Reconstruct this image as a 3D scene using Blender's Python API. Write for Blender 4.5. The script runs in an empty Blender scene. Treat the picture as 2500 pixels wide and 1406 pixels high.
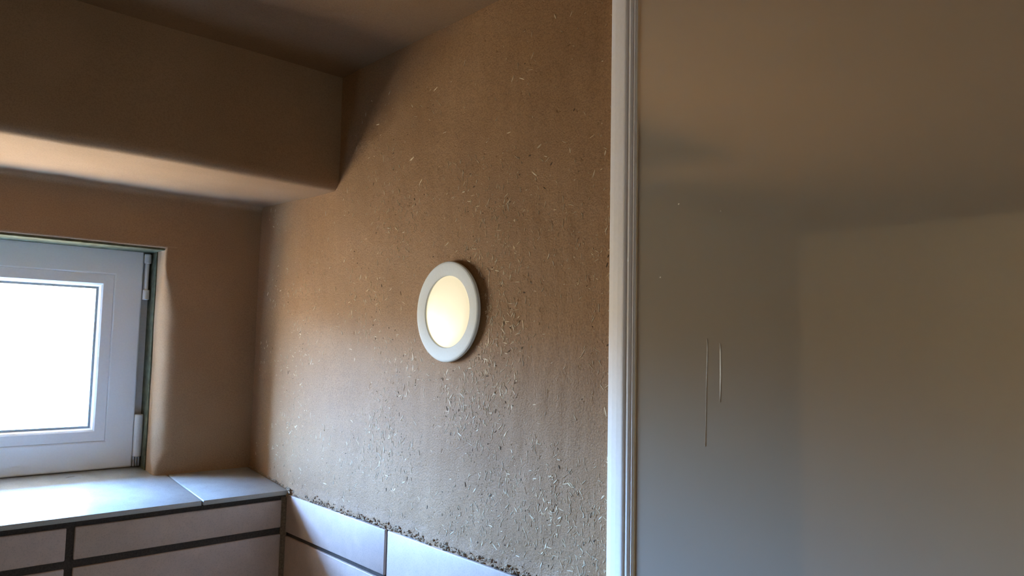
import bpy, bmesh, math, random
from mathutils import Matrix, Vector, noise

random.seed(7)
S = bpy.context.scene
C = S.collection

# ------------------------------------------------------------------ camera
H = 1.60                                   # camera height above the floor
F_PX = 1802.09
cam_d = bpy.data.cameras.new('camera')
cam = bpy.data.objects.new('camera', cam_d)
C.objects.link(cam)
cam_d.sensor_width = 36.0
cam_d.lens = 36.0 * F_PX / 2500.0
cam_d.clip_start = 0.02
R = ((0.7378486330734709, 0.0678224501107938, 0.6715500799885138),
     (-0.6746519784036349, 0.04375015859950845, 0.736838266961332),
     (0.020593754093698638, -0.9967376981350141, 0.07803754486682372))
cam.matrix_world = Matrix(((R[0][0], -R[0][1], -R[0][2], 0),
                           (R[1][0], -R[1][1], -R[1][2], 0),
                           (R[2][0], -R[2][1], -R[2][2], H),
                           (0, 0, 0, 1)))
S.camera = cam

# ------------------------------------------------------------------ exposure
vs = S.view_settings
vs.view_transform = 'Standard'
vs.look = 'None'
vs.exposure = 0.12
vs.gamma = 1.0
vs.use_curve_mapping = False
S.cycles.use_denoising = True
S.cycles.max_bounces = 16
S.cycles.diffuse_bounces = 10
S.cycles.glossy_bounces = 6
S.cycles.transparent_max_bounces = 8
S.cycles.sample_clamp_indirect = 0.0

# ------------------------------------------------------------------ sky
SKY_LOW = (0.40, 0.65, 1.0)
SKY_HIGH = (0.24, 0.475, 1.0)
GROUND = (1.0, 0.86, 0.67)
SKY_GAIN = 275.0
GROUND_GAIN = 23.0
W = bpy.data.worlds.new('sky')
S.world = W
W.use_nodes = True
nt = W.node_tree
nt.nodes.clear()
tc = nt.nodes.new('ShaderNodeTexCoord')
sx = nt.nodes.new('ShaderNodeSeparateXYZ')
rp = nt.nodes.new('ShaderNodeValToRGB')
bg = nt.nodes.new('ShaderNodeBackground')
wo = nt.nodes.new('ShaderNodeOutputWorld')
mp = nt.nodes.new('ShaderNodeMapRange')
mp.inputs['From Min'].default_value = -1.0
mp.inputs['From Max'].default_value = 1.0
nt.links.new(tc.outputs['Generated'], sx.inputs[0])
nt.links.new(sx.outputs['Z'], mp.inputs['Value'])
nt.links.new(mp.outputs[0], rp.inputs[0])
nt.links.new(rp.outputs[0], bg.inputs[0])
nt.links.new(bg.outputs[0], wo.inputs[0])
cr = rp.color_ramp
def stop(pos, col, gain, first=None):
    e = cr.elements[first] if first is not None else cr.elements.new(pos)
    e.position = pos
    g = gain / SKY_GAIN
    e.color = (col[0] * g, col[1] * g, col[2] * g, 1)
stop(0.0, GROUND, GROUND_GAIN, 0)
stop(1.0, SKY_HIGH, SKY_GAIN, 1)
stop(0.520, GROUND, GROUND_GAIN)
stop(0.560, SKY_LOW, SKY_GAIN * 0.6)
stop(0.610, SKY_HIGH, SKY_GAIN)
bg.inputs['Strength'].default_value = SKY_GAIN
W.cycles.sampling_method = 'MANUAL'
W.cycles.sample_map_resolution = 512

# window light portal (lets the renderer find the sky through the small pane)
pl = bpy.data.lights.new('window_portal', 'AREA')
pl.shape = 'RECTANGLE'
pl.size, pl.size_y = 0.66, 0.40
pl.cycles.is_portal = True
po = bpy.data.objects.new('window_portal', pl)
C.objects.link(po)
po.location = (0.15, 1.690, H - 0.04)
po.rotation_euler = (math.radians(-90), 0, 0)

# ------------------------------------------------------------------ layout (metres, z relative to camera height)
XW = 0.680            # lamp wall
YL = 1.233            # lintel face / plain part of window wall
YN = 1.578            # back wall of the niche
YT = 1.390            # tiled face under the sill
YS = 1.660            # sash face
ZC = 0.501            # ceiling
ZL = 0.285            # lintel underside
ZT = -0.300           # top of tiles
XO = -1.704           # opposite wall
YB = -1.300           # wall behind the camera
XNL = -0.200          # left end of the niche
OX0, OX1 = -0.190, 0.484   # window opening
OZ1 = 0.183

# ------------------------------------------------------------------ materials
def mat(name):
    m = bpy.data.materials.new(name)
    m.use_nodes = True
    t = m.node_tree
    b = t.nodes['Principled BSDF']
    return m, t, b

def clay_material(name, c0, c1, bump=0.5, streak=0.25, fine=1.0, rough=0.85, spec=0.35):
    m, t, b = mat(name)
    tc = t.nodes.new('ShaderNodeTexCoord')
    def nz(scale, detail, rgh=0.6, mapping=None):
        n = t.nodes.new('ShaderNodeTexNoise')
        n.inputs['Scale'].default_value = scale
        n.inputs['Detail'].default_value = detail
        n.inputs['Roughness'].default_value = rgh
        if mapping:
            mpn = t.nodes.new('ShaderNodeMapping')
            mpn.inputs['Scale'].default_value = mapping
            t.links.new(tc.outputs['Object'], mpn.inputs[0])
            t.links.new(mpn.outputs[0], n.inputs['Vector'])
        else:
            t.links.new(tc.outputs['Object'], n.inputs['Vector'])
        return n
    def ramp(src, stops):
        r = t.nodes.new('ShaderNodeValToRGB')
        r.color_ramp.elements[0].position = stops[0][0]
        r.color_ramp.elements[0].color = (*stops[0][1], 1)
        r.color_ramp.elements[1].position = stops[1][0]
        r.color_ramp.elements[1].color = (*stops[1][1], 1)
        for p, c in stops[2:]:
            e = r.color_ramp.elements.new(p); e.color = (*c, 1)
        t.links.new(src, r.inputs[0])
        return r
    big = nz(5.0, 5)
    base = ramp(big.outputs[0], [(0.3, c0), (0.7, c1)])
    # fine sandy speckle
    sp = nz(420.0, 3, 0.7)
    spr = ramp(sp.outputs[0], [(0.34, (0.45, 0.43, 0.41)), (0.58, (1.08, 1.08, 1.08))])
    mul = t.nodes.new('ShaderNodeMix'); mul.data_type = 'RGBA'; mul.blend_type = 'MULTIPLY'
    mul.inputs['Factor'].default_value = 0.55 * fine
    t.links.new(base.outputs[0], mul.inputs['A']); t.links.new(spr.outputs[0], mul.inputs['B'])
    t.links.new(mul.outputs['Result'], b.inputs['Base Color'])
    b.inputs['Roughness'].default_value = rough
    b.inputs['Specular IOR Level'].default_value = spec
    # relief: sand, trowel pits, drag grooves
    pit = nz(95.0, 4, 0.55)
    pitr = ramp(pit.outputs[0], [(0.24, (0, 0, 0)), (0.34, (1, 1, 1))])
    dr = nz(60.0, 3, 0.6, (1, 1, 0.18))
    def math2(op, a, bv):
        n = t.nodes.new('ShaderNodeMath'); n.operation = op
        for k, v in enumerate((a, bv)):
            if isinstance(v, (int, float)): n.inputs[k].default_value = v
            else: t.links.new(v, n.inputs[k])
        return n.outputs[0]
    h = math2('ADD', math2('MULTIPLY', sp.outputs[0], 0.5 * fine), math2('MULTIPLY', pitr.outputs[0], 0.5))
    h = math2('ADD', h, math2('MULTIPLY', dr.outputs[0], streak * 2))
    mid = nz(28.0, 3)
    h = math2('ADD', h, math2('MULTIPLY', mid.outputs[0], 0.8))
    bp = t.nodes.new('ShaderNodeBump')
    bp.inputs['Strength'].default_value = bump
    bp.inputs['Distance'].default_value = 0.0035
    t.links.new(h, bp.inputs['Height'])
    t.links.new(bp.outputs[0], b.inputs['Normal'])
    return m

def plain(name, col, rough=0.5, spec=0.5, bump=0.0, scale=200.0, var=0.0, metal=0.0):
    m, t, b = mat(name)
    b.inputs['Roughness'].default_value = rough
    b.inputs['Specular IOR Level'].default_value = spec
    b.inputs['Metallic'].default_value = metal
    tc = t.nodes.new('ShaderNodeTexCoord')
    n = t.nodes.new('ShaderNodeTexNoise')
    n.inputs['Scale'].default_value = scale; n.inputs['Detail'].default_value = 5
    t.links.new(tc.outputs['Object'], n.inputs['Vector'])
    r = t.nodes.new('ShaderNodeValToRGB')
    r.color_ramp.elements[0].position = 0.3; r.color_ramp.elements[1].position = 0.7
    r.color_ramp.elements[0].color = (*[c * (1 - var) for c in col], 1)
    r.color_ramp.elements[1].color = (*[min(1, c * (1 + var)) for c in col], 1)
    t.links.new(n.outputs[0], r.inputs[0]); t.links.new(r.outputs[0], b.inputs['Base Color'])
    if bump:
        bp = t.nodes.new('ShaderNodeBump'); bp.inputs['Strength'].default_value = bump
        bp.inputs['Distance'].default_value = 0.001
        t.links.new(n.outputs[0], bp.inputs['Height']); t.links.new(bp.outputs[0], b.inputs['Normal'])
    return m

def tile_material(name, col, rough=0.35):
    m, t, b = mat(name)
    tc = t.nodes.new('ShaderNodeTexCoord')
    cols = []
    for sc, lo, hi, v in ((9, .3, .7, .10), (45, .3, .7, .08), (500, .28, .5, .14)):
        n = t.nodes.new('ShaderNodeTexNoise')
        n.inputs['Scale'].default_value = sc; n.inputs['Detail'].default_value = 5
        t.links.new(tc.outputs['Object'], n.inputs['Vector'])
        r = t.nodes.new('ShaderNodeValToRGB')
        r.color_ramp.elements[0].position = lo; r.color_ramp.elements[1].position = hi
        r.color_ramp.elements[0].color = (1 - v, 1 - v, 1 - v, 1)
        r.color_ramp.elements[1].color = (1 + v * .3, 1 + v * .3, 1 + v * .3, 1)
        t.links.new(n.outputs[0], r.inputs[0]); cols.append((n, r))
    prev = None
    for n, r in cols:
        mx = t.nodes.new('ShaderNodeMix'); mx.data_type = 'RGBA'; mx.blend_type = 'MULTIPLY'
        mx.inputs['Factor'].default_value = 1
        if prev is None: mx.inputs['A'].default_value = (*col, 1)
        else: t.links.new(prev, mx.inputs['A'])
        t.links.new(r.outputs[0], mx.inputs['B']); prev = mx.outputs['Result']
    t.links.new(prev, b.inputs['Base Color'])
    b.inputs['Roughness'].default_value = rough
    bp = t.nodes.new('ShaderNodeBump'); bp.inputs['Strength'].default_value = 0.12
    bp.inputs['Distance'].default_value = 0.001
    t.links.new(cols[1][0].outputs[0], bp.inputs['Height']); t.links.new(bp.outputs[0], b.inputs['Normal'])
    return m

M = {}
M['clay'] = clay_material('clay_plaster', (0.35, 0.190, 0.085), (0.43, 0.242, 0.114), bump=0.5, rough=0.6, spec=0.30)
M['clay_smooth'] = clay_material('clay_plaster_smooth', (0.33, 0.200, 0.105), (0.39, 0.243, 0.133), bump=0.15, streak=0.05, fine=0.6)
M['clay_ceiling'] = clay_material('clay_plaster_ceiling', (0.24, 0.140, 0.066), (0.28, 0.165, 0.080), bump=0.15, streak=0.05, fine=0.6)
M['clay_room'] = clay_material('clay_plaster_room', (0.32, 0.215, 0.115), (0.36, 0.245, 0.135), bump=0.1, streak=0.0, fine=0.3)
M['clay_pale'] = clay_material('clay_plaster_pale', (0.32, 0.22, 0.12), (0.36, 0.25, 0.14), bump=0.08, streak=0.0, fine=0.3)
M['lime_room'] = clay_material('lime_plaster_room', (0.88, 0.70, 0.45), (0.90, 0.73, 0.48), bump=0.05, streak=0.0, fine=0.2)
M['tile'] = tile_material('stone_tile', (0.63, 0.49, 0.41), 0.45)
M['sill'] = tile_material('sill_tile', (0.46, 0.47, 0.45), 0.25)
M['grout'] = plain('dark_grout', (0.075, 0.06, 0.05), 0.9, 0.2, 0.6, 350, 0.25)
M['joint'] = plain('corner_joint', (0.20, 0.145, 0.10), 0.8, 0.2, 0.4, 300, 0.3)
M['pvc'] = plain('white_pvc', (0.86, 0.88, 0.88), 0.32, 0.5, 0.05, 300, 0.02)
M['pvc_grey'] = plain('window_frame_plastic', (0.62, 0.60, 0.57), 0.4, 0.5, 0.05, 200, 0.05)
M['gasket'] = plain('rubber_gasket', (0.34, 0.40, 0.42), 0.6, 0.4, 0.0, 200, 0.1)
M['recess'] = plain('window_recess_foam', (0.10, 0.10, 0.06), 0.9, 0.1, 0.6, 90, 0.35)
M['hinge'] = plain('hinge_plastic', (0.72, 0.70, 0.66), 0.35, 0.5, 0.0, 200, 0.03)
M['steel'] = plain('hinge_steel', (0.45, 0.44, 0.42), 0.35, 0.5, 0.0, 200, 0.1, 0.8)
M['ring'] = plain('lamp_ring_enamel', (0.78, 0.84, 0.85), 0.55, 0.5, 0.03, 300, 0.02)
M['profile'] = plain('white_profile', (0.88, 0.83, 0.80), 0.5, 0.3, 0.02, 200, 0.02)
M['straw'] = plain('straw', (0.72, 0.58, 0.39), 0.5, 0.4, 0.0, 60, 0.38)
M['chaff'] = plain('dark_chaff', (0.12, 0.08, 0.05), 0.8, 0.2, 0.0, 60, 0.3)
M['edge'] = plain('crumbly_plaster_edge', (0.36, 0.26, 0.17), 0.95, 0.1, 1.0, 260, 0.35)
M['pale_mark'] = plain('panel_marks', (0.86, 0.82, 0.74), 0.4, 0.5, 0.0, 300, 0.03)
M['floor'] = plain('floor_stone', (0.80, 0.66, 0.50), 0.5, 0.4, 0.1, 12, 0.12)
M['outside'] = plain('outside_render', (0.50, 0.47, 0.42), 0.9, 0.2, 0.3, 80, 0.06)

m, t, b = mat('lamp_diffuser')
b.inputs['Base Color'].default_value = (0.36, 0.33, 0.25, 1)
b.inputs['Roughness'].default_value = 0.35
b.inputs['Emission Color'].default_value = (1.0, 0.86, 0.57, 1)
b.inputs['Emission Strength'].default_value = 0.70
M['diffuser'] = m

m, t, b = mat('window_glass')
t.nodes.remove(b)
tr = t.nodes.new('ShaderNodeBsdfTransparent'); tr.inputs[0].default_value = (0.93, 0.97, 0.96, 1)
gl = t.nodes.new('ShaderNodeBsdfGlossy'); gl.inputs['Roughness'].default_value = 0.02
fr = t.nodes.new('ShaderNodeFresnel'); fr.inputs[0].default_value = 1.45
mx = t.nodes.new('ShaderNodeMixShader')
t.links.new(fr.outputs[0], mx.inputs[0]); t.links.new(tr.outputs[0], mx.inputs[1]); t.links.new(gl.outputs[0], mx.inputs[2])
t.links.new(mx.outputs[0], t.nodes['Material Output'].inputs[0])
M['glass'] = m

m, t, b = mat('glossy_panel')
t.nodes.remove(b)
gl = t.nodes.new('ShaderNodeBsdfGlossy'); gl.inputs['Roughness'].default_value = 0.05
gl.inputs['Color'].default_value = (1.0, 0.80, 0.52, 1)
df = t.nodes.new('ShaderNodeBsdfDiffuse'); df.inputs['Color'].default_value = (0.82, 0.74, 0.63, 1)
mx = t.nodes.new('ShaderNodeMixShader'); mx.inputs[0].default_value = 0.36
t.links.new(gl.outputs[0], mx.inputs[1]); t.links.new(df.outputs[0], mx.inputs[2])
t.links.new(mx.outputs[0], t.nodes['Material Output'].inputs[0])
M['panel'] = m

# ------------------------------------------------------------------ helpers
def link(name, me, m, parent=None):
    o = bpy.data.objects.new(name, me)
    C.objects.link(o)
    if m is not None and not me.materials:
        me.materials.append(M[m] if isinstance(m, str) else m)
    if parent is not None: o.parent = parent
    return o

def mesh(name, verts, faces, m, parent=None, smooth=False):
    me = bpy.data.meshes.new(name)
    me.from_pydata([(v[0], v[1], v[2] + H) for v in verts], [], faces)
    me.update()
    if smooth:
        for p in me.polygons: p.use_smooth = True
    return link(name, me, m, parent)

def from_bm(name, bm, m, parent=None, smooth=False):
    for v in bm.verts: v.co.z += H
    me = bpy.data.meshes.new(name)
    bmesh.ops.recalc_face_normals(bm, faces=bm.faces)
    bm.to_mesh(me); bm.free()
    if smooth:
        for p in me.polygons: p.use_smooth = True
    return link(name, me, m, parent)

def box_bm(x0, x1, y0, y1, z0, z1, bev=0.0, seg=2, bm=None):
    own = bm is None
    b2 = bmesh.new()
    r = bmesh.ops.create_cube(b2, size=1.0)
    for v in b2.verts:
        v.co = Vector(((x0 + x1) / 2 + v.co.x * (x1 - x0), (y0 + y1) / 2 + v.co.y * (y1 - y0), (z0 + z1) / 2 + v.co.z * (z1 - z0)))
    if bev > 0:
        bmesh.ops.bevel(b2, geom=b2.edges[:] + b2.verts[:], offset=bev, segments=seg, profile=0.5, affect='EDGES')
    if own: return b2
    me = bpy.data.meshes.new('tmp'); b2.to_mesh(me); b2.free()
    bm.from_mesh(me); bpy.data.meshes.remove(me)
    return bm

def box(name, x0, x1, y0, y1, z0, z1, m, parent=None, bev=0.0, seg=2, smooth=False):
    return from_bm(name, box_bm(x0, x1, y0, y1, z0, z1, bev, seg), m, parent, smooth)

def struct(o, label=None):
    o['kind'] = 'structure'
    if label: o['label'] = label
    return o

def tag(o, label, cat, group=None):
    o['label'] = label; o['category'] = cat
    if group: o['group'] = group
    return o

def empty(name, loc):
    o = bpy.data.objects.new(name, None); C.objects.link(o)
    o.location = loc; o.empty_display_size = 0.05
    return o

def adopt(child, parent):           # keep world position under an empty that is not at the origin
    child.parent = parent
    child.matrix_parent_inverse = Matrix.Translation(parent.location).inverted()
    return child

def extrude_profile(name, prof, u0, u1, axis, m, parent=None, n=1, smooth=True, wob=0.0):
    """open polyline prof (2-D) swept along an axis: 'x' -> prof=(y,z); 'z' -> prof=(x,y)."""
    vs_, fs = [], []
    k = len(prof)
    for i in range(n + 1):
        u = u0 + (u1 - u0) * i / n
        for (a, b_) in prof:
            p = Vector((u, a, b_)) if axis == 'x' else Vector((a, b_, u))
            if wob:
                d = noise.noise(p * 4.0) * wob + noise.noise(p * 17.0) * wob * 0.35
                p = p + (Vector((0, d, d)) if axis == 'x' else Vector((d, d, 0)))
            vs_.append(p)
    for i in range(n):
        for j in range(k - 1):
            fs.append((i * k + j, (i + 1) * k + j, (i + 1) * k + j + 1, i * k + j + 1))
    return mesh(name, vs_, fs, m, parent, smooth)

def arc(cx, cy, r, a0, a1, n=8):
    return [(cx + r * math.cos(a0 + (a1 - a0) * i / n), cy + r * math.sin(a0 + (a1 - a0) * i / n)) for i in range(n + 1)]

PI = math.pi

# ------------------------------------------------------------------ room shell
struct(box('floor', XO - 0.1, XW + 0.1, YB - 0.1, 1.9, -H - 0.1, -H, 'floor'), 'stone floor of the small bathroom')

# ceiling: gently uneven clay surface
vs_, fs = [], []
NX, NY = 60, 60
for i in range(NX + 1):
    for j in range(NY + 1):
        x = XO - 0.05 + (XW + 0.1 - XO) * i / NX; y = YB - 0.05 + (1.64 - YB) * j / NY
        d = noise.noise(Vector((x * 4, y * 4, 3.1))) * 0.003
        vs_.append((x, y, ZC + d))
for i in range(NX):
    for j in range(NY):
        a = i * (NY + 1) + j
        fs.append((a, a + 1, a + NY + 2, a + NY + 1))
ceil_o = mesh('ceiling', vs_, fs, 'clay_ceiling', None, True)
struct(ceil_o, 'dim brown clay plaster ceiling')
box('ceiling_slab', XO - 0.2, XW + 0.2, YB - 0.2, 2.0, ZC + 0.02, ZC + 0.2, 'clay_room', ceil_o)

struct(box('wall_opposite', XO - 0.1, XO, YB - 0.1, YL + 0.6, -H, ZC + 0.02, 'lime_room'), 'plain pale plaster wall opposite the lamp wall')
struct(box('wall_back', XO, XW + 0.1, YB - 0.1, YB, -H, ZC + 0.02, 'lime_room'), 'plain pale plaster wall behind the viewer')

# ---- lamp wall (wall_right): fine grid with waviness over the visible part
def wall_x(y, z):
    p = Vector((y, z, 0.7))
    d = noise.noise(p * 3.0) * 0.0030 + noise.noise(p * 11.0) * 0.0012
    d += noise.noise(Vector((y * 55, z * 14, 4.2))) * 0.00045
    d += noise.noise(p * 120) * 0.00008
    return XW + d - 0.0005
vs_, fs = [], []
NY_, NZ_ = 260, 200
Y0_, Y1_ = 0.52, 1.62
for i in range(NY_ + 1):
    y = Y0_ + (Y1_ - Y0_) * i / NY_
    zb = ZT + 0.001 + 0.004 * noise.noise(Vector((y * 38, 1.3, 0))) + 0.003 * noise.noise(Vector((y * 150, 4.3, 0)))
    if y > YT: zb = ZT - 0.03
    for j in range(NZ_ + 1):
        s = j / NZ_
        z = zb + (ZC + 0.004 - zb) * s
        x = wall_x(y, z)
        if j < 6 and y < YT + .02:               # broken lower lip that overhangs the tiles a little
            x -= 0.0035 * (1 - j / 6.0) * (0.6 + 0.8 * noise.noise(Vector((y * 90, j * 0.7, 9))))
        vs_.append((x, y, z))
for i in range(NY_):
    for j in range(NZ_):
        a = i * (NZ_ + 1) + j
        fs.append((a, a + NZ_ + 1, a + NZ_ + 2, a + 1))
wall_r = mesh('wall_right', vs_, fs, 'clay', None, True)
struct(wall_r, 'brown clay plaster wall with straw flecks carrying the round lamp')
box('wall_core', XW + 0.006, XW + 0.12, YB, 1.95, -H, ZC + 0.02, 'clay_room', wall_r)

# ---- window wall (wall_left): lintel, niche and rounded reveal, all clay
rl = 0.020
prof = [(YL, ZC + 0.004), (YL, ZL + 0.12), (YL, ZL + 0.06)]
prof += [(a, b_) for a, b_ in arc(YL + rl, ZL + rl, rl, PI, 1.5 * PI, 8)]
prof += [(YL + 0.1, ZL + 0.002), (YL + 0.2, ZL + 0.006), (YN - 0.02, ZL + 0.009)]
prof += arc(YN - 0.012, ZL - 0.003, 0.012, PI / 2, 0, 4)
prof += [(YN, ZL - 0.04), (YN, OZ1 + 0.006)]
wall_l = extrude_profile('wall_left', prof, XNL, XW + 0.01, 'x', 'clay_smooth', None, 70, True, 0.0022)
struct(wall_l, 'brown clay window wall with a deep lintel over the niche')
# head of the opening (small rounded edge, then the soffit back to the frame)
ph = [(YN, OZ1 + 0.0065)] + arc(YN + 0.005, OZ1 + 0.005, 0.005, PI, 1.5 * PI, 4) + [(YS + 0.03, OZ1)]
extrude_profile('opening_head', ph, OX0 - 0.03, OX1 + 0.02, 'x', 'clay_smooth', wall_l, 30, True, 0.0008)
# niche wall right of the window, with a soft edge that swells towards the sill
vs_, fs = [], []
NZr = 60
def edge_r(z):
    s = min(1.0, max(0.0, (0.150 - z) / 0.12))
    s = s * s * (3 - 2 * s)
    e = min(1.0, max(0.0, (z + 0.262) / 0.05))
    e = e * e * (3 - 2 * e)
    return 0.006 + 0.040 * s * (0.15 + 0.85 * e)
for i in range(NZr + 1):
    z = -0.31 + (OZ1 + 0.010 + 0.31) * i / NZr
    r = edge_r(z)
    xo = OX1 + 0.0018 * noise.noise(Vector((z * 9, 0, 2)))
    row = [(XW + 0.01, YN), (0.64, YN), (0.60, YN), (0.57, YN), (0.55, YN)]
    row += [(a, b_) for a, b_ in arc(xo + r * 0.75, YN + r, r, 1.5 * PI, PI, 10)]
    row = [(min(a, 0.68) if k_ < 5 else (xo + (a - (xo + r * 0.75) + r) * 0.75, b_)[0], b_) for k_, (a, b_) in enumerate(row)]
    row += [(xo, YS + 0.028)]
    row[0] = (XW + 0.01, YN)
    for (a, b_) in row:
        d = 0.0015 * noise.noise(Vector((a * 8, z * 8, 5))) + 0.0005 * noise.noise(Vector((a * 40, z * 40, 5)))
        vs_.append((a, b_ + d, z))
k = len(row)
for i in range(NZr):
    for j in range(k - 1):
        fs.append((i * k + j, (i + 1) * k + j, (i + 1) * k + j + 1, i * k + j + 1))
mesh('niche_wall', vs_, fs, 'clay_smooth', wall_l, True)
box('niche_return', XNL - 0.05, OX0, YN, YS + 0.03, -0.31, OZ1 + 0.02, 'clay_smooth', wall_l)
# niche left cheek and the plain wall beside it
YP = 1.500           # plain part of the window wall, left of the niche
box('lintel_body', XNL + 0.001, XW, YL + 0.012, YN + 0.03, ZL + 0.02, ZC + 0.01, 'clay_room', wall_l)
box('plain_wall', XO - 0.05, XNL, YP, YS + 0.3, -H, ZC + 0.02, 'clay_pale', wall_l)
# masonry above, under and around the window, out to the outer face
YX = YS + 0.28
box('unseen_eave', -2.0, XW + 0.4, YS + 0.03, YX + 0.04, OZ1 - 0.020, ZC + 0.15, 'outside', wall_l)  # unseen overhang, depth set to limit how much sky light enters
box('masonry', XNL, XW + 0.02, YN + 0.03, YS + 0.035, OZ1 + 0.012, ZC + 0.1, 'outside', wall_l)
YM = YS + 0.11
box('masonry', OX1 + 0.003, XW + 0.1, YS + 0.028, YM, -H, OZ1 + 0.05, 'outside', wall_l)
box('masonry', XO, XW + 0.1, YS + 0.01, YM, -H, -0.262, 'outside', wall_l)
box('masonry', -2.0, OX0 - 0.003, YS + 0.028, YM, -H, OZ1 + 0.05, 'outside', wall_l)

# ------------------------------------------------------------------ tiles
GW = 0.0125            # joint width on the window wall
T = 0.009
# window wall, under the sill
box('grout', XNL, XW - 0.001, YT + 0.0035, YT + 0.03, -0.75, ZT - 0.002, 'grout', wall_l)
box('brick_backing', XNL, XW, YT + 0.03, YS + 0.02, -H, ZT - 0.012, 'grout', wall_l)
ZR = -0.3695           # first horizontal joint (centre)
vj = [-0.080, 0.3045, XW - 0.012]
xcols = [(XNL, -0.080 - GW / 2), (-0.080 + GW / 2, 0.3045 - GW / 2), (0.3045 + GW / 2, XW - 0.0125)]
for (x0, x1) in xcols:
    for (z0, z1) in ((ZR + GW / 2, ZT - 0.0105), (-0.74, ZR - GW / 2)):
        o = box('tile', x0, x1, YT - 0.001, YT + T, z0, z1, 'tile', wall_l, 0.0018, 2, True)
# lamp wall, right of the corner
GR = 0.0075
box('grout', XW - 0.0015, XW + 0.02, 0.50, YT + 0.002, -0.75, ZT - 0.0015, 'grout', wall_r)
yj = [1.0285, 0.660]
ycols = [(1.0285 + GR / 2, YT - 0.001), (0.660 + GR / 2, 1.0285 - GR / 2), (0.44, 0.660 - GR / 2)]
ZR2 = -0.3755
for (y0, y1) in ycols:
    for (z0, z1) in ((ZR2 + GR / 2, ZT), (-0.74, ZR2 - GR / 2)):
        box('tile', XW - 0.0055, XW + 0.006, y0, y1, z0, z1, 'tile', wall_r, 0.0014, 2, True)
# smeared corner joint
extrude_profile('corner_joint', [(XW - 0.0135, YT + 0.002), (XW - 0.0125, YT - 0.002), (XW - 0.009, YT - 0.0045), (XW - 0.0065, YT - 0.007), (XW - 0.004, YT - 0.008)],
                -0.74, ZT - 0.004, 'z', 'joint', wall_l, 50, True, 0.0006)

# sill tiles: slightly falling towards the room
def sill_z(y): return -0.2905 + (y - YT) * 0.095
def sill_tile(x0, x1, y0, y1, th=0.0085):
    bm = box_bm(x0, x1, y0, y1, -th, 0.0, 0.0008, 2)
    for v in bm.verts: v.co.z += sill_z(v.co.y)
    return from_bm('sill_tile', bm, 'sill', wall_l, True)
YF = YT - 0.010
sill_tile(0.5125, XW - 0.004, YF, YN + 0.004)
sill_tile(0.1490, 0.5090, YF, YS + 0.02)
sill_tile(XNL + 0.002, 0.1455, YF, YS + 0.02)
bm = box_bm(XNL, XW - 0.003, YT - 0.004, YS + 0.02, -0.013, -0.0030)
for v in bm.verts: v.co.z += sill_z(v.co.y)
from_bm('sill_bed', bm, 'grout', wall_l)

# ------------------------------------------------------------------ window
win = empty('window_1', (0.18, YS, H - 0.04)); struct(win, 'small white plastic window with a side-hung sash in the niche')
SX0, SX1, SZ0, SZ1 = -0.170, 0.4665, -0.2635, 0.1845      # sash outline
PX0, PX1, PZ0, PZ1 = -0.088, 0.3865, -0.1805, 0.1015      # visible pane
def ring_frame(name, o, i, y0, y1, m, bev=0.0015, parent=None, mitre=True):
    """rectangular frame between outline o and hole i = (x0,x1,z0,z1)."""
    bm = bmesh.new()
    oc = [(o[0], o[2]), (o[1], o[2]), (o[1], o[3]), (o[0], o[3])]
    ic = [(i[0], i[2]), (i[1], i[2]), (i[1], i[3]), (i[0], i[3])]
    vf = [[bm.verts.new((x, y, z)) for (x, z) in ring] for y in (y0, y1) for ring in (oc, ic)]
    of, if_, ob, ib = vf
    for k in range(4):
        n = (k + 1) % 4
        bm.faces.new((of[k], of[n], if_[n], if_[k]))
        bm.faces.new((ob[k], ib[k], ib[n], ob[n]))
        bm.faces.new((of[k], ob[k], ob[n], of[n]))
        bm.faces.new((if_[k], if_[n], ib[n], ib[k]))
    bmesh.ops.recalc_face_normals(bm, faces=bm.faces)
    if bev:
        ed = [e for e in bm.edges if len(e.link_faces) == 2 and e.calc_face_angle(0) > 0.5]
        bmesh.ops.bevel(bm, geom=ed, offset=bev, segments=2, profile=0.5, affect='EDGES')
    ob_ = from_bm(name, bm, m, None, False)
    adopt(ob_, win)
    return ob_
# fixed frame, deeper than the sash
ring_frame('window_frame', (OX0 + 0.002, OX1 + 0.001, SZ0 - 0.012, OZ1 + 0.004), (SX0 + 0.03, SX1 - 0.03, SZ0 + 0.03, SZ1 - 0.03), YS + 0.012, YS + 0.06, 'pvc_grey', 0.001)
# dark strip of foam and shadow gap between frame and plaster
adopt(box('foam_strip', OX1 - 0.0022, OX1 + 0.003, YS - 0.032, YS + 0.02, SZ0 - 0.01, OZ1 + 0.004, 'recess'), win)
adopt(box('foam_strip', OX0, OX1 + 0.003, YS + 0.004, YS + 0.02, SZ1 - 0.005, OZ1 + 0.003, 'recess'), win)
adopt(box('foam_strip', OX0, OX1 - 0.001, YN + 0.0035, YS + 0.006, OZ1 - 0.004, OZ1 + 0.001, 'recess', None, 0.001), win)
# sash
BX0, BX1, BZ0, BZ1 = PX0 - 0.026, PX1 + 0.026, PZ0 - 0.026, PZ1 + 0.026
ring_frame('sash', (SX0, SX1, SZ0, SZ1), (BX0 - 0.0006, BX1 + 0.0006, BZ0 - 0.0006, BZ1 + 0.0006), YS, YS + 0.05, 'pvc', 0.003)
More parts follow.
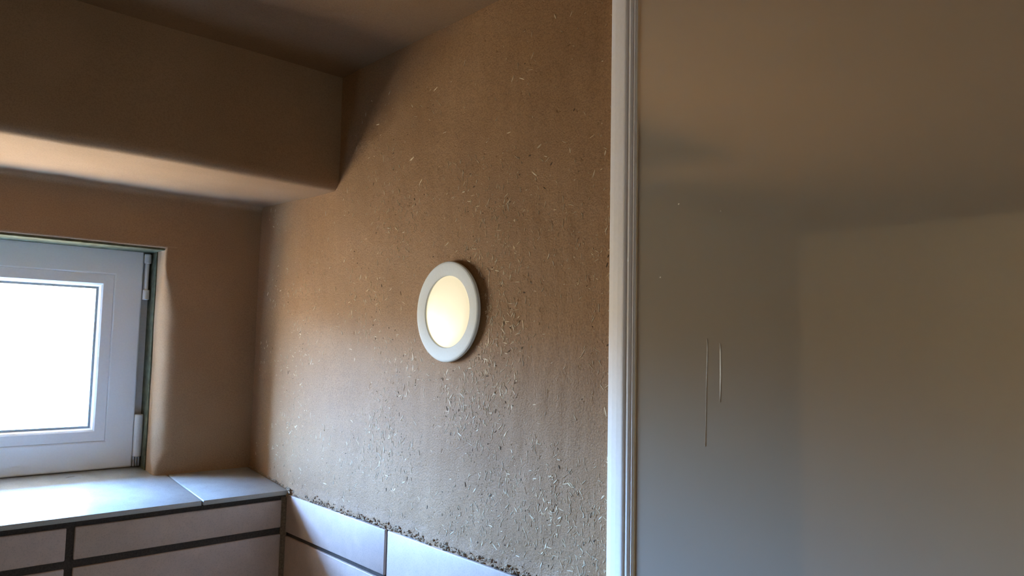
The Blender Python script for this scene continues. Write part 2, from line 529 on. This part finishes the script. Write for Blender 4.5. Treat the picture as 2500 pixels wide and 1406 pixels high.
# four glazing beads with mitred ends and a sloping inner lip
def bead(a0, a1, b0, b1):
    """outer edge a0->a1, inner edge b0->b1, as (x,z) points."""
    vs2, fs2 = [], []
    for (p, q) in ((a0, b0), (a1, b1)):
        for s, y in ((0.0, YS + 0.0012), (0.72, YS + 0.0016), (0.86, YS + 0.0040), (1.0, YS + 0.0130), (1.0, YS + 0.03), (0.0, YS + 0.03)):
            vs2.append((p[0] + (q[0] - p[0]) * s, y, p[1] + (q[1] - p[1]) * s))
    for k_ in range(6):
        n_ = (k_ + 1) % 6
        fs2.append((k_, n_, 6 + n_, 6 + k_))
    fs2 += [(0, 1, 2, 3, 4, 5), (11, 10, 9, 8, 7, 6)]
    bm = bmesh.new()
    bv = [bm.verts.new(v) for v in vs2]
    for f in fs2: bm.faces.new([bv[i_] for i_ in f])
    adopt(from_bm('glazing_bead', bm, 'pvc', None, False), win)
g = 0.0002
bead((BX0, BZ1), (BX1, BZ1), (PX0, PZ1), (PX1, PZ1))
bead((BX1 - g, BZ1), (BX1 - g, BZ0), (PX1, PZ1), (PX1, PZ0))
bead((BX1, BZ0), (BX0, BZ0), (PX1, PZ0), (PX0, PZ0))
bead((BX0 + g, BZ0), (BX0 + g, BZ1), (PX0, PZ0), (PX0, PZ1))
ring_frame('gasket', (PX0 - 0.001, PX1 + 0.001, PZ0 - 0.001, PZ1 + 0.001), (PX0 + 0.0035, PX1 - 0.0035, PZ0 + 0.0035, PZ1 - 0.0035), YS + 0.011, YS + 0.02, 'gasket', 0.0005)
adopt(mesh('pane', [(PX0 - .003, YS + 0.018, PZ0 - .003), (PX1 + .003, YS + 0.018, PZ0 - .003), (PX1 + .003, YS + 0.018, PZ1 + .003), (PX0 - .003, YS + 0.018, PZ1 + .003)], [(0, 1, 2, 3)], 'glass'), win)
# hinges on the right of the sash
def cyl(name, x, y, z0, z1, r, m, parent, seg=20, cap=0.0012):
    vs2, fs2 = [], []
    prof_ = [(0, z0), (r - cap, z0), (r, z0 + cap), (r, z1 - cap), (r - cap, z1), (0, z1)]
    for (rr, z) in prof_:
        for k_ in range(seg):
            a = 2 * PI * k_ / seg
            vs2.append((x + rr * math.cos(a), y + rr * math.sin(a), z))
    for i_ in range(len(prof_) - 1):
        for k_ in range(seg):
            n_ = (k_ + 1) % seg
            fs2.append((i_ * seg + k_, i_ * seg + n_, (i_ + 1) * seg + n_, (i_ + 1) * seg + k_))
    o = mesh(name, vs2, fs2, m, None, False)
    adopt(o, win)
    if parent is not None:
        o.parent = parent; o.matrix_parent_inverse = parent.matrix_world.inverted()
    return o
bpy.context.view_layer.update()
HX, HY = 0.4735, YS + 0.001
def sub(o, parent):
    o.parent = parent
    bpy.context.view_layer.update()
    o.matrix_parent_inverse = parent.matrix_world.inverted()
hb = adopt(box('hinge', HX - 0.003, HX + 0.004, HY + 0.001, HY + 0.012, 0.096, 0.176, 'hinge', None, 0.001), win)
bpy.context.view_layer.update()
for nm, z0, z1, r, mm in (('hinge_cap', 0.156, 0.176, 0.0068, 'hinge'), ('hinge_cap', 0.080, 0.101, 0.0068, 'hinge'), ('hinge_pin', 0.099, 0.158, 0.0036, 'hinge')):
    sub(cyl(nm, HX, HY - 0.004, z0, z1, r, mm, None), hb)
hb2 = adopt(box('hinge', HX - 0.003, HX + 0.004, HY + 0.001, HY + 0.012, -0.255, -0.160, 'hinge', None, 0.001), win)
bpy.context.view_layer.update()
sub(cyl('hinge_cap', HX + 0.0005, HY - 0.004, -0.243, -0.157, 0.0082, 'hinge', None), hb2)
for dx in (-0.005, 0.0, 0.005):
    sub(cyl('hinge_screw', HX + dx, HY - 0.003, -0.262, -0.242, 0.0021, 'steel', None, 10, 0.0004), hb2)

# ------------------------------------------------------------------ round lamp
LY, LZ = 0.8805, 0.0490
lamp = empty('round_lamp', (XW, LY, H + LZ))
tag(lamp, 'round recessed wall lamp with white ring and warm glowing diffuser on the clay wall', 'lamp')
def lathe(name, prof_, m, seg=96):
    """profile of (radius, stand-off from wall towards the room) about the lamp axis."""
    vs2, fs2 = [], []
    for (r, d) in prof_:
        for k_ in range(seg):
            a = 2 * PI * k_ / seg
            vs2.append((XW - d, LY + r * math.cos(a), LZ + r * math.sin(a)))
    for i_ in range(len(prof_) - 1):
        for k_ in range(seg):
            n_ = (k_ + 1) % seg
            fs2.append((i_ * seg + k_, i_ * seg + n_, (i_ + 1) * seg + n_, (i_ + 1) * seg + k_))
    o = mesh(name, vs2, fs2, m, None, True)
    bm = bmesh.new(); bm.from_mesh(o.data); bmesh.ops.recalc_face_normals(bm, faces=bm.faces); bm.to_mesh(o.data); bm.free()
    o.data.set_sharp_from_angle(angle=0.45)
    adopt(o, lamp)
    return o
RO, RI = 0.0755, 0.0540
lathe('trim_ring', [(RO - 0.004, 0.004), (RO - 0.0008, 0.0050), (RO, 0.0066), (RO - 0.0001, 0.0086), (RO - 0.0009, 0.0098), (RO - 0.0026, 0.0104), (RO - 0.004, 0.0105),
                    (RI + 0.004, 0.0093), (RI + 0.0008, 0.0091), (RI, 0.0086), (RI - 0.0005, 0.004), (RI + 0.002, 0.002)], 'ring')
lathe('diffuser', [(RI - 0.0003, 0.0070), (RI - 0.003, 0.0076), (RI * 0.75, 0.0084), (RI * 0.4, 0.0090), (0.0008, 0.0093), (0.0, 0.0093)], 'diffuser')
lathe('housing', [(RO - 0.006, -0.004), (RO - 0.006, 0.0045), (RI - 0.002, 0.0050), (RI - 0.002, -0.004)], 'ring')

# ------------------------------------------------------------------ glossy panel with white edge profile
panel = empty('mirror_panel', (XW, 0.0, 0.0))
tag(panel, 'tall reflective panel in a white edge profile to the right of the round lamp', 'panel')
ZB, ZTOP = -H + 0.002, ZC - 0.001
PXF = 0.6655
pp = [(XW + 0.004, 0.5640), (0.6680, 0.5626), (0.6664, 0.5617), (0.6654, 0.5600), (0.6630, 0.5530), (0.6612, 0.5450), (0.6602, 0.5385), (0.6600, 0.5362), (0.6602, 0.5348), (0.6625, 0.5340), (0.6640, 0.5325), (0.6622, 0.5318),
      (0.6612, 0.5305), (0.6612, 0.5285), (0.6622, 0.5272), (0.6642, 0.5266), (0.6644, 0.5252), (0.6630, 0.5248), (0.6624, 0.5236), (0.6632, 0.5222), (PXF + 0.001, 0.5218), (XW, 0.5210)]
e = extrude_profile('edge_profile', pp, ZB, ZTOP, 'z', 'profile', None, 1, False)
bpy.context.view_layer.update()
adopt(e, panel)
face = box('panel_face', PXF, XW - 0.006, -0.95, 0.5225, ZB, ZTOP, 'panel')
adopt(face, panel)
# pale raised streaks and specks on the panel
def at_panel(px, py):
    d = [R[k_][0] * (px - 1250) + R[k_][1] * (py - 703) + R[k_][2] * F_PX for k_ in range(3)]
    s = PXF / d[0]
    return (d[1] * s, d[2] * s)
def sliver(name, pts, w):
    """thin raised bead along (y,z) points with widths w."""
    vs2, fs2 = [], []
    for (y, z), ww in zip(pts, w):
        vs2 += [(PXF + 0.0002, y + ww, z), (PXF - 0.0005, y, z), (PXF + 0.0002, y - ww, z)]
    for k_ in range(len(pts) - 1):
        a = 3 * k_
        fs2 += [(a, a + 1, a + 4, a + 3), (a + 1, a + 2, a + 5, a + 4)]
    adopt(mesh(name, vs2, fs2, 'pale_mark', None, True), panel)
sliver('pale_streak', [at_panel(1758, 838), at_panel(1759, 860), at_panel(1759.5, 920), at_panel(1758.5, 960), at_panel(1758, 982)], [0.0003, 0.0011, 0.0012, 0.0008, 0.0002])
sliver('pale_streak', [at_panel(1726, 826), at_panel(1727, 850), at_panel(1726, 900), at_panel(1724, 980), at_panel(1722, 1090)], [0.0002, 0.0007, 0.0007, 0.0005, 0.0001])
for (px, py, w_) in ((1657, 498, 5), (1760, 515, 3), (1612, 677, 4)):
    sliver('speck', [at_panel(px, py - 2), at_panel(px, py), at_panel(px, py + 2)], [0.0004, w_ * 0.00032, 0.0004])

# ------------------------------------------------------------------ straw in the clay (joined: far too small and many to count)
def flecks(name, n, region, m, lmin, lmax, wmin, wmax, dens, seed):
    rnd = random.Random(seed)
    vs2, fs2 = [], []
    (ya, yb, za, zb_) = region
    cnt = 0; tries = 0
    while cnt < n and tries < n * 40:
        tries += 1
        y = rnd.uniform(ya, yb); z = rnd.uniform(za, zb_)
        if (y - LY) ** 2 + (z - LZ) ** 2 < (RO + 0.006) ** 2: continue
        if rnd.random() > dens(y, z): continue
        L = lmin + (lmax - lmin) * rnd.random() ** 2.6
        w = rnd.uniform(wmin, wmax)
        a = rnd.gauss(PI / 2, 0.55) if rnd.random() < 0.6 else rnd.uniform(0, PI)
        ca, sa = math.cos(a), math.sin(a)
        x0 = wall_x(y, z)
        lift = rnd.uniform(0.0003, 0.0005); tilt = rnd.uniform(-0.04, 0.04)
        base = len(vs2)
        bend = rnd.gauss(0, 0.02) * L
        for s, ww in ((-0.5, 0.55), (0.0, 1.0), (0.5, 0.5)):
            cy, cz = y + ca * L * s - sa * (bend if s == 0 else 0), z + sa * L * s + ca * (bend if s == 0 else 0)
            xx = x0 - lift - tilt * L * s
            for q, xv in ((1.5, x0 + 0.0001), (0.8, xx), (-0.8, xx), (-1.5, x0 + 0.0001)):
                vs2.append((xv, cy - sa * w * ww * q, cz + ca * w * ww * q))
        for k_ in (0, 4):
            a_ = base + k_
            for q in range(3):
                fs2.append((a_ + q, a_ + q + 1, a_ + q + 5, a_ + q + 4))
        cnt += 1
    o = mesh(name, vs2, fs2, m, wall_r, False)
    o['kind'] = 'stuff'
    return o
def dens_main(y, z):
    d = 0.22 + 0.78 * min(1, max(0, (1.22 - y) / 0.22))
    d *= 0.12 + 0.88 * min(1, max(0, (0.34 - z) / 0.30))
    c = noise.noise(Vector((y * 7, z * 7, 11.0)))
    return d * min(1, max(0.05, 0.42 + 1.7 * c))
REG = (0.565, 1.55, ZT + 0.012, 0.44)
flecks('straw', 3200, REG, 'straw', 0.002, 0.011, 0.0002, 0.00055, dens_main, 3)
flecks('straw', 240, REG, 'straw', 0.006, 0.014, 0.0005, 0.0010, dens_main, 8)
flecks('chaff', 220, REG, 'chaff', 0.0015, 0.007, 0.0004, 0.0010, dens_main, 5)

# crumbly plaster bead where the clay meets the tiles, and beside the sill
def crumbs(name, n, f, m, rmin, rmax, seed):
    rnd = random.Random(seed)
    vs2, fs2 = [], []
    for _ in range(n):
        c = Vector(f(rnd)); r = rnd.uniform(rmin, rmax)
        base = len(vs2)
        for d in ((1, 0, 0), (-1, 0, 0), (0, 1, 0), (0, -1, 0), (0, 0, 1), (0, 0, -1)):
            vs2.append(tuple(c + Vector((d[0] * 0.7, d[1] * 1.5, d[2])) * r * rnd.uniform(0.6, 1.4)))
        for tri in ((0, 2, 4), (2, 1, 4), (1, 3, 4), (3, 0, 4), (2, 0, 5), (1, 2, 5), (3, 1, 5), (0, 3, 5)):
            fs2.append(tuple(base + i_ for i_ in tri))
    o = mesh(name, vs2, fs2, m, wall_r, False); o['kind'] = 'stuff'
    return o
crumbs('plaster_crumbs', 700, lambda r: (XW - r.uniform(0.0005, 0.004), r.uniform(0.57, YT - 0.004), ZT + abs(r.gauss(0, 0.0045)) + 0.001), 'edge', 0.0008, 0.0024, 21)
crumbs('plaster_crumbs', 160, lambda r: (lambda y: (XW - r.uniform(0.0, 0.0035), y, sill_z(y) + abs(r.gauss(0, 0.0022))))(r.uniform(YF, YN)), 'edge', 0.0006, 0.0018, 22)
crumbs('plaster_crumbs', 50, lambda r: (XW - r.uniform(0.0, 0.008), YF - abs(r.gauss(0, 0.008)) + 0.004, ZT + r.uniform(-0.002, 0.013)), 'edge', 0.001, 0.0028, 23)

# short crack above the sill's end
def crack(pts, w):
    vs2, fs2 = [], []
    for k_, (y, z) in enumerate(pts):
        ww = w * (0.3 if k_ in (0, len(pts) - 1) else 1)
        x = wall_x(y, z) - 0.0006
        vs2 += [(x, y + ww, z), (x, y - ww, z)]
    for k_ in range(len(pts) - 1):
        a = 2 * k_; fs2.append((a, a + 1, a + 3, a + 2))
    mesh('crack', vs2, fs2, 'chaff', wall_r)
def at_wall(px, py):
    d = [R[k_][0] * (px - 1250) + R[k_][1] * (py - 703) + R[k_][2] * F_PX for k_ in range(3)]
    s = XW / d[0]
    return (d[1] * s, d[2] * s)
crack([at_wall(716, 1160), at_wall(718, 1168), at_wall(721, 1174), at_wall(724, 1184)], 0.0006)
crack([at_wall(709, 1168), at_wall(708, 1175)], 0.0007)
crack([at_wall(740, 1180), at_wall(741, 1187), at_wall(739, 1194)], 0.0006)

# scuff on the sill near the sash
def scuff(pts, w):
    vs2, fs2 = [], []
    for k_, (x, y) in enumerate(pts):
        ww = w * (0.25 if k_ in (0, len(pts) - 1) else 1)
        vs2 += [(x, y - ww, sill_z(y) + 0.0005), (x, y + ww, sill_z(y) + 0.0005)]
    for k_ in range(len(pts) - 1):
        a = 2 * k_; fs2.append((a, a + 2, a + 3, a + 1))
    mesh('scuff_mark', vs2, fs2, 'chaff', wall_l)
def at_sill(px, py):
    d = [R[k_][0] * (px - 1250) + R[k_][1] * (py - 703) + R[k_][2] * F_PX for k_ in range(3)]
    s = (-0.2905 - YT * 0.095) / (d[2] - 0.095 * d[1])
    return (d[0] * s, d[1] * s)
scuff([at_sill(160, 1168), at_sill(168, 1165), at_sill(178, 1164), at_sill(184, 1163)], 0.0025)
scuff([at_sill(182, 1157), at_sill(190, 1156), at_sill(198, 1156)], 0.0012)
scuff([at_sill(199, 1161), at_sill(203, 1160), at_sill(206, 1160)], 0.0012)
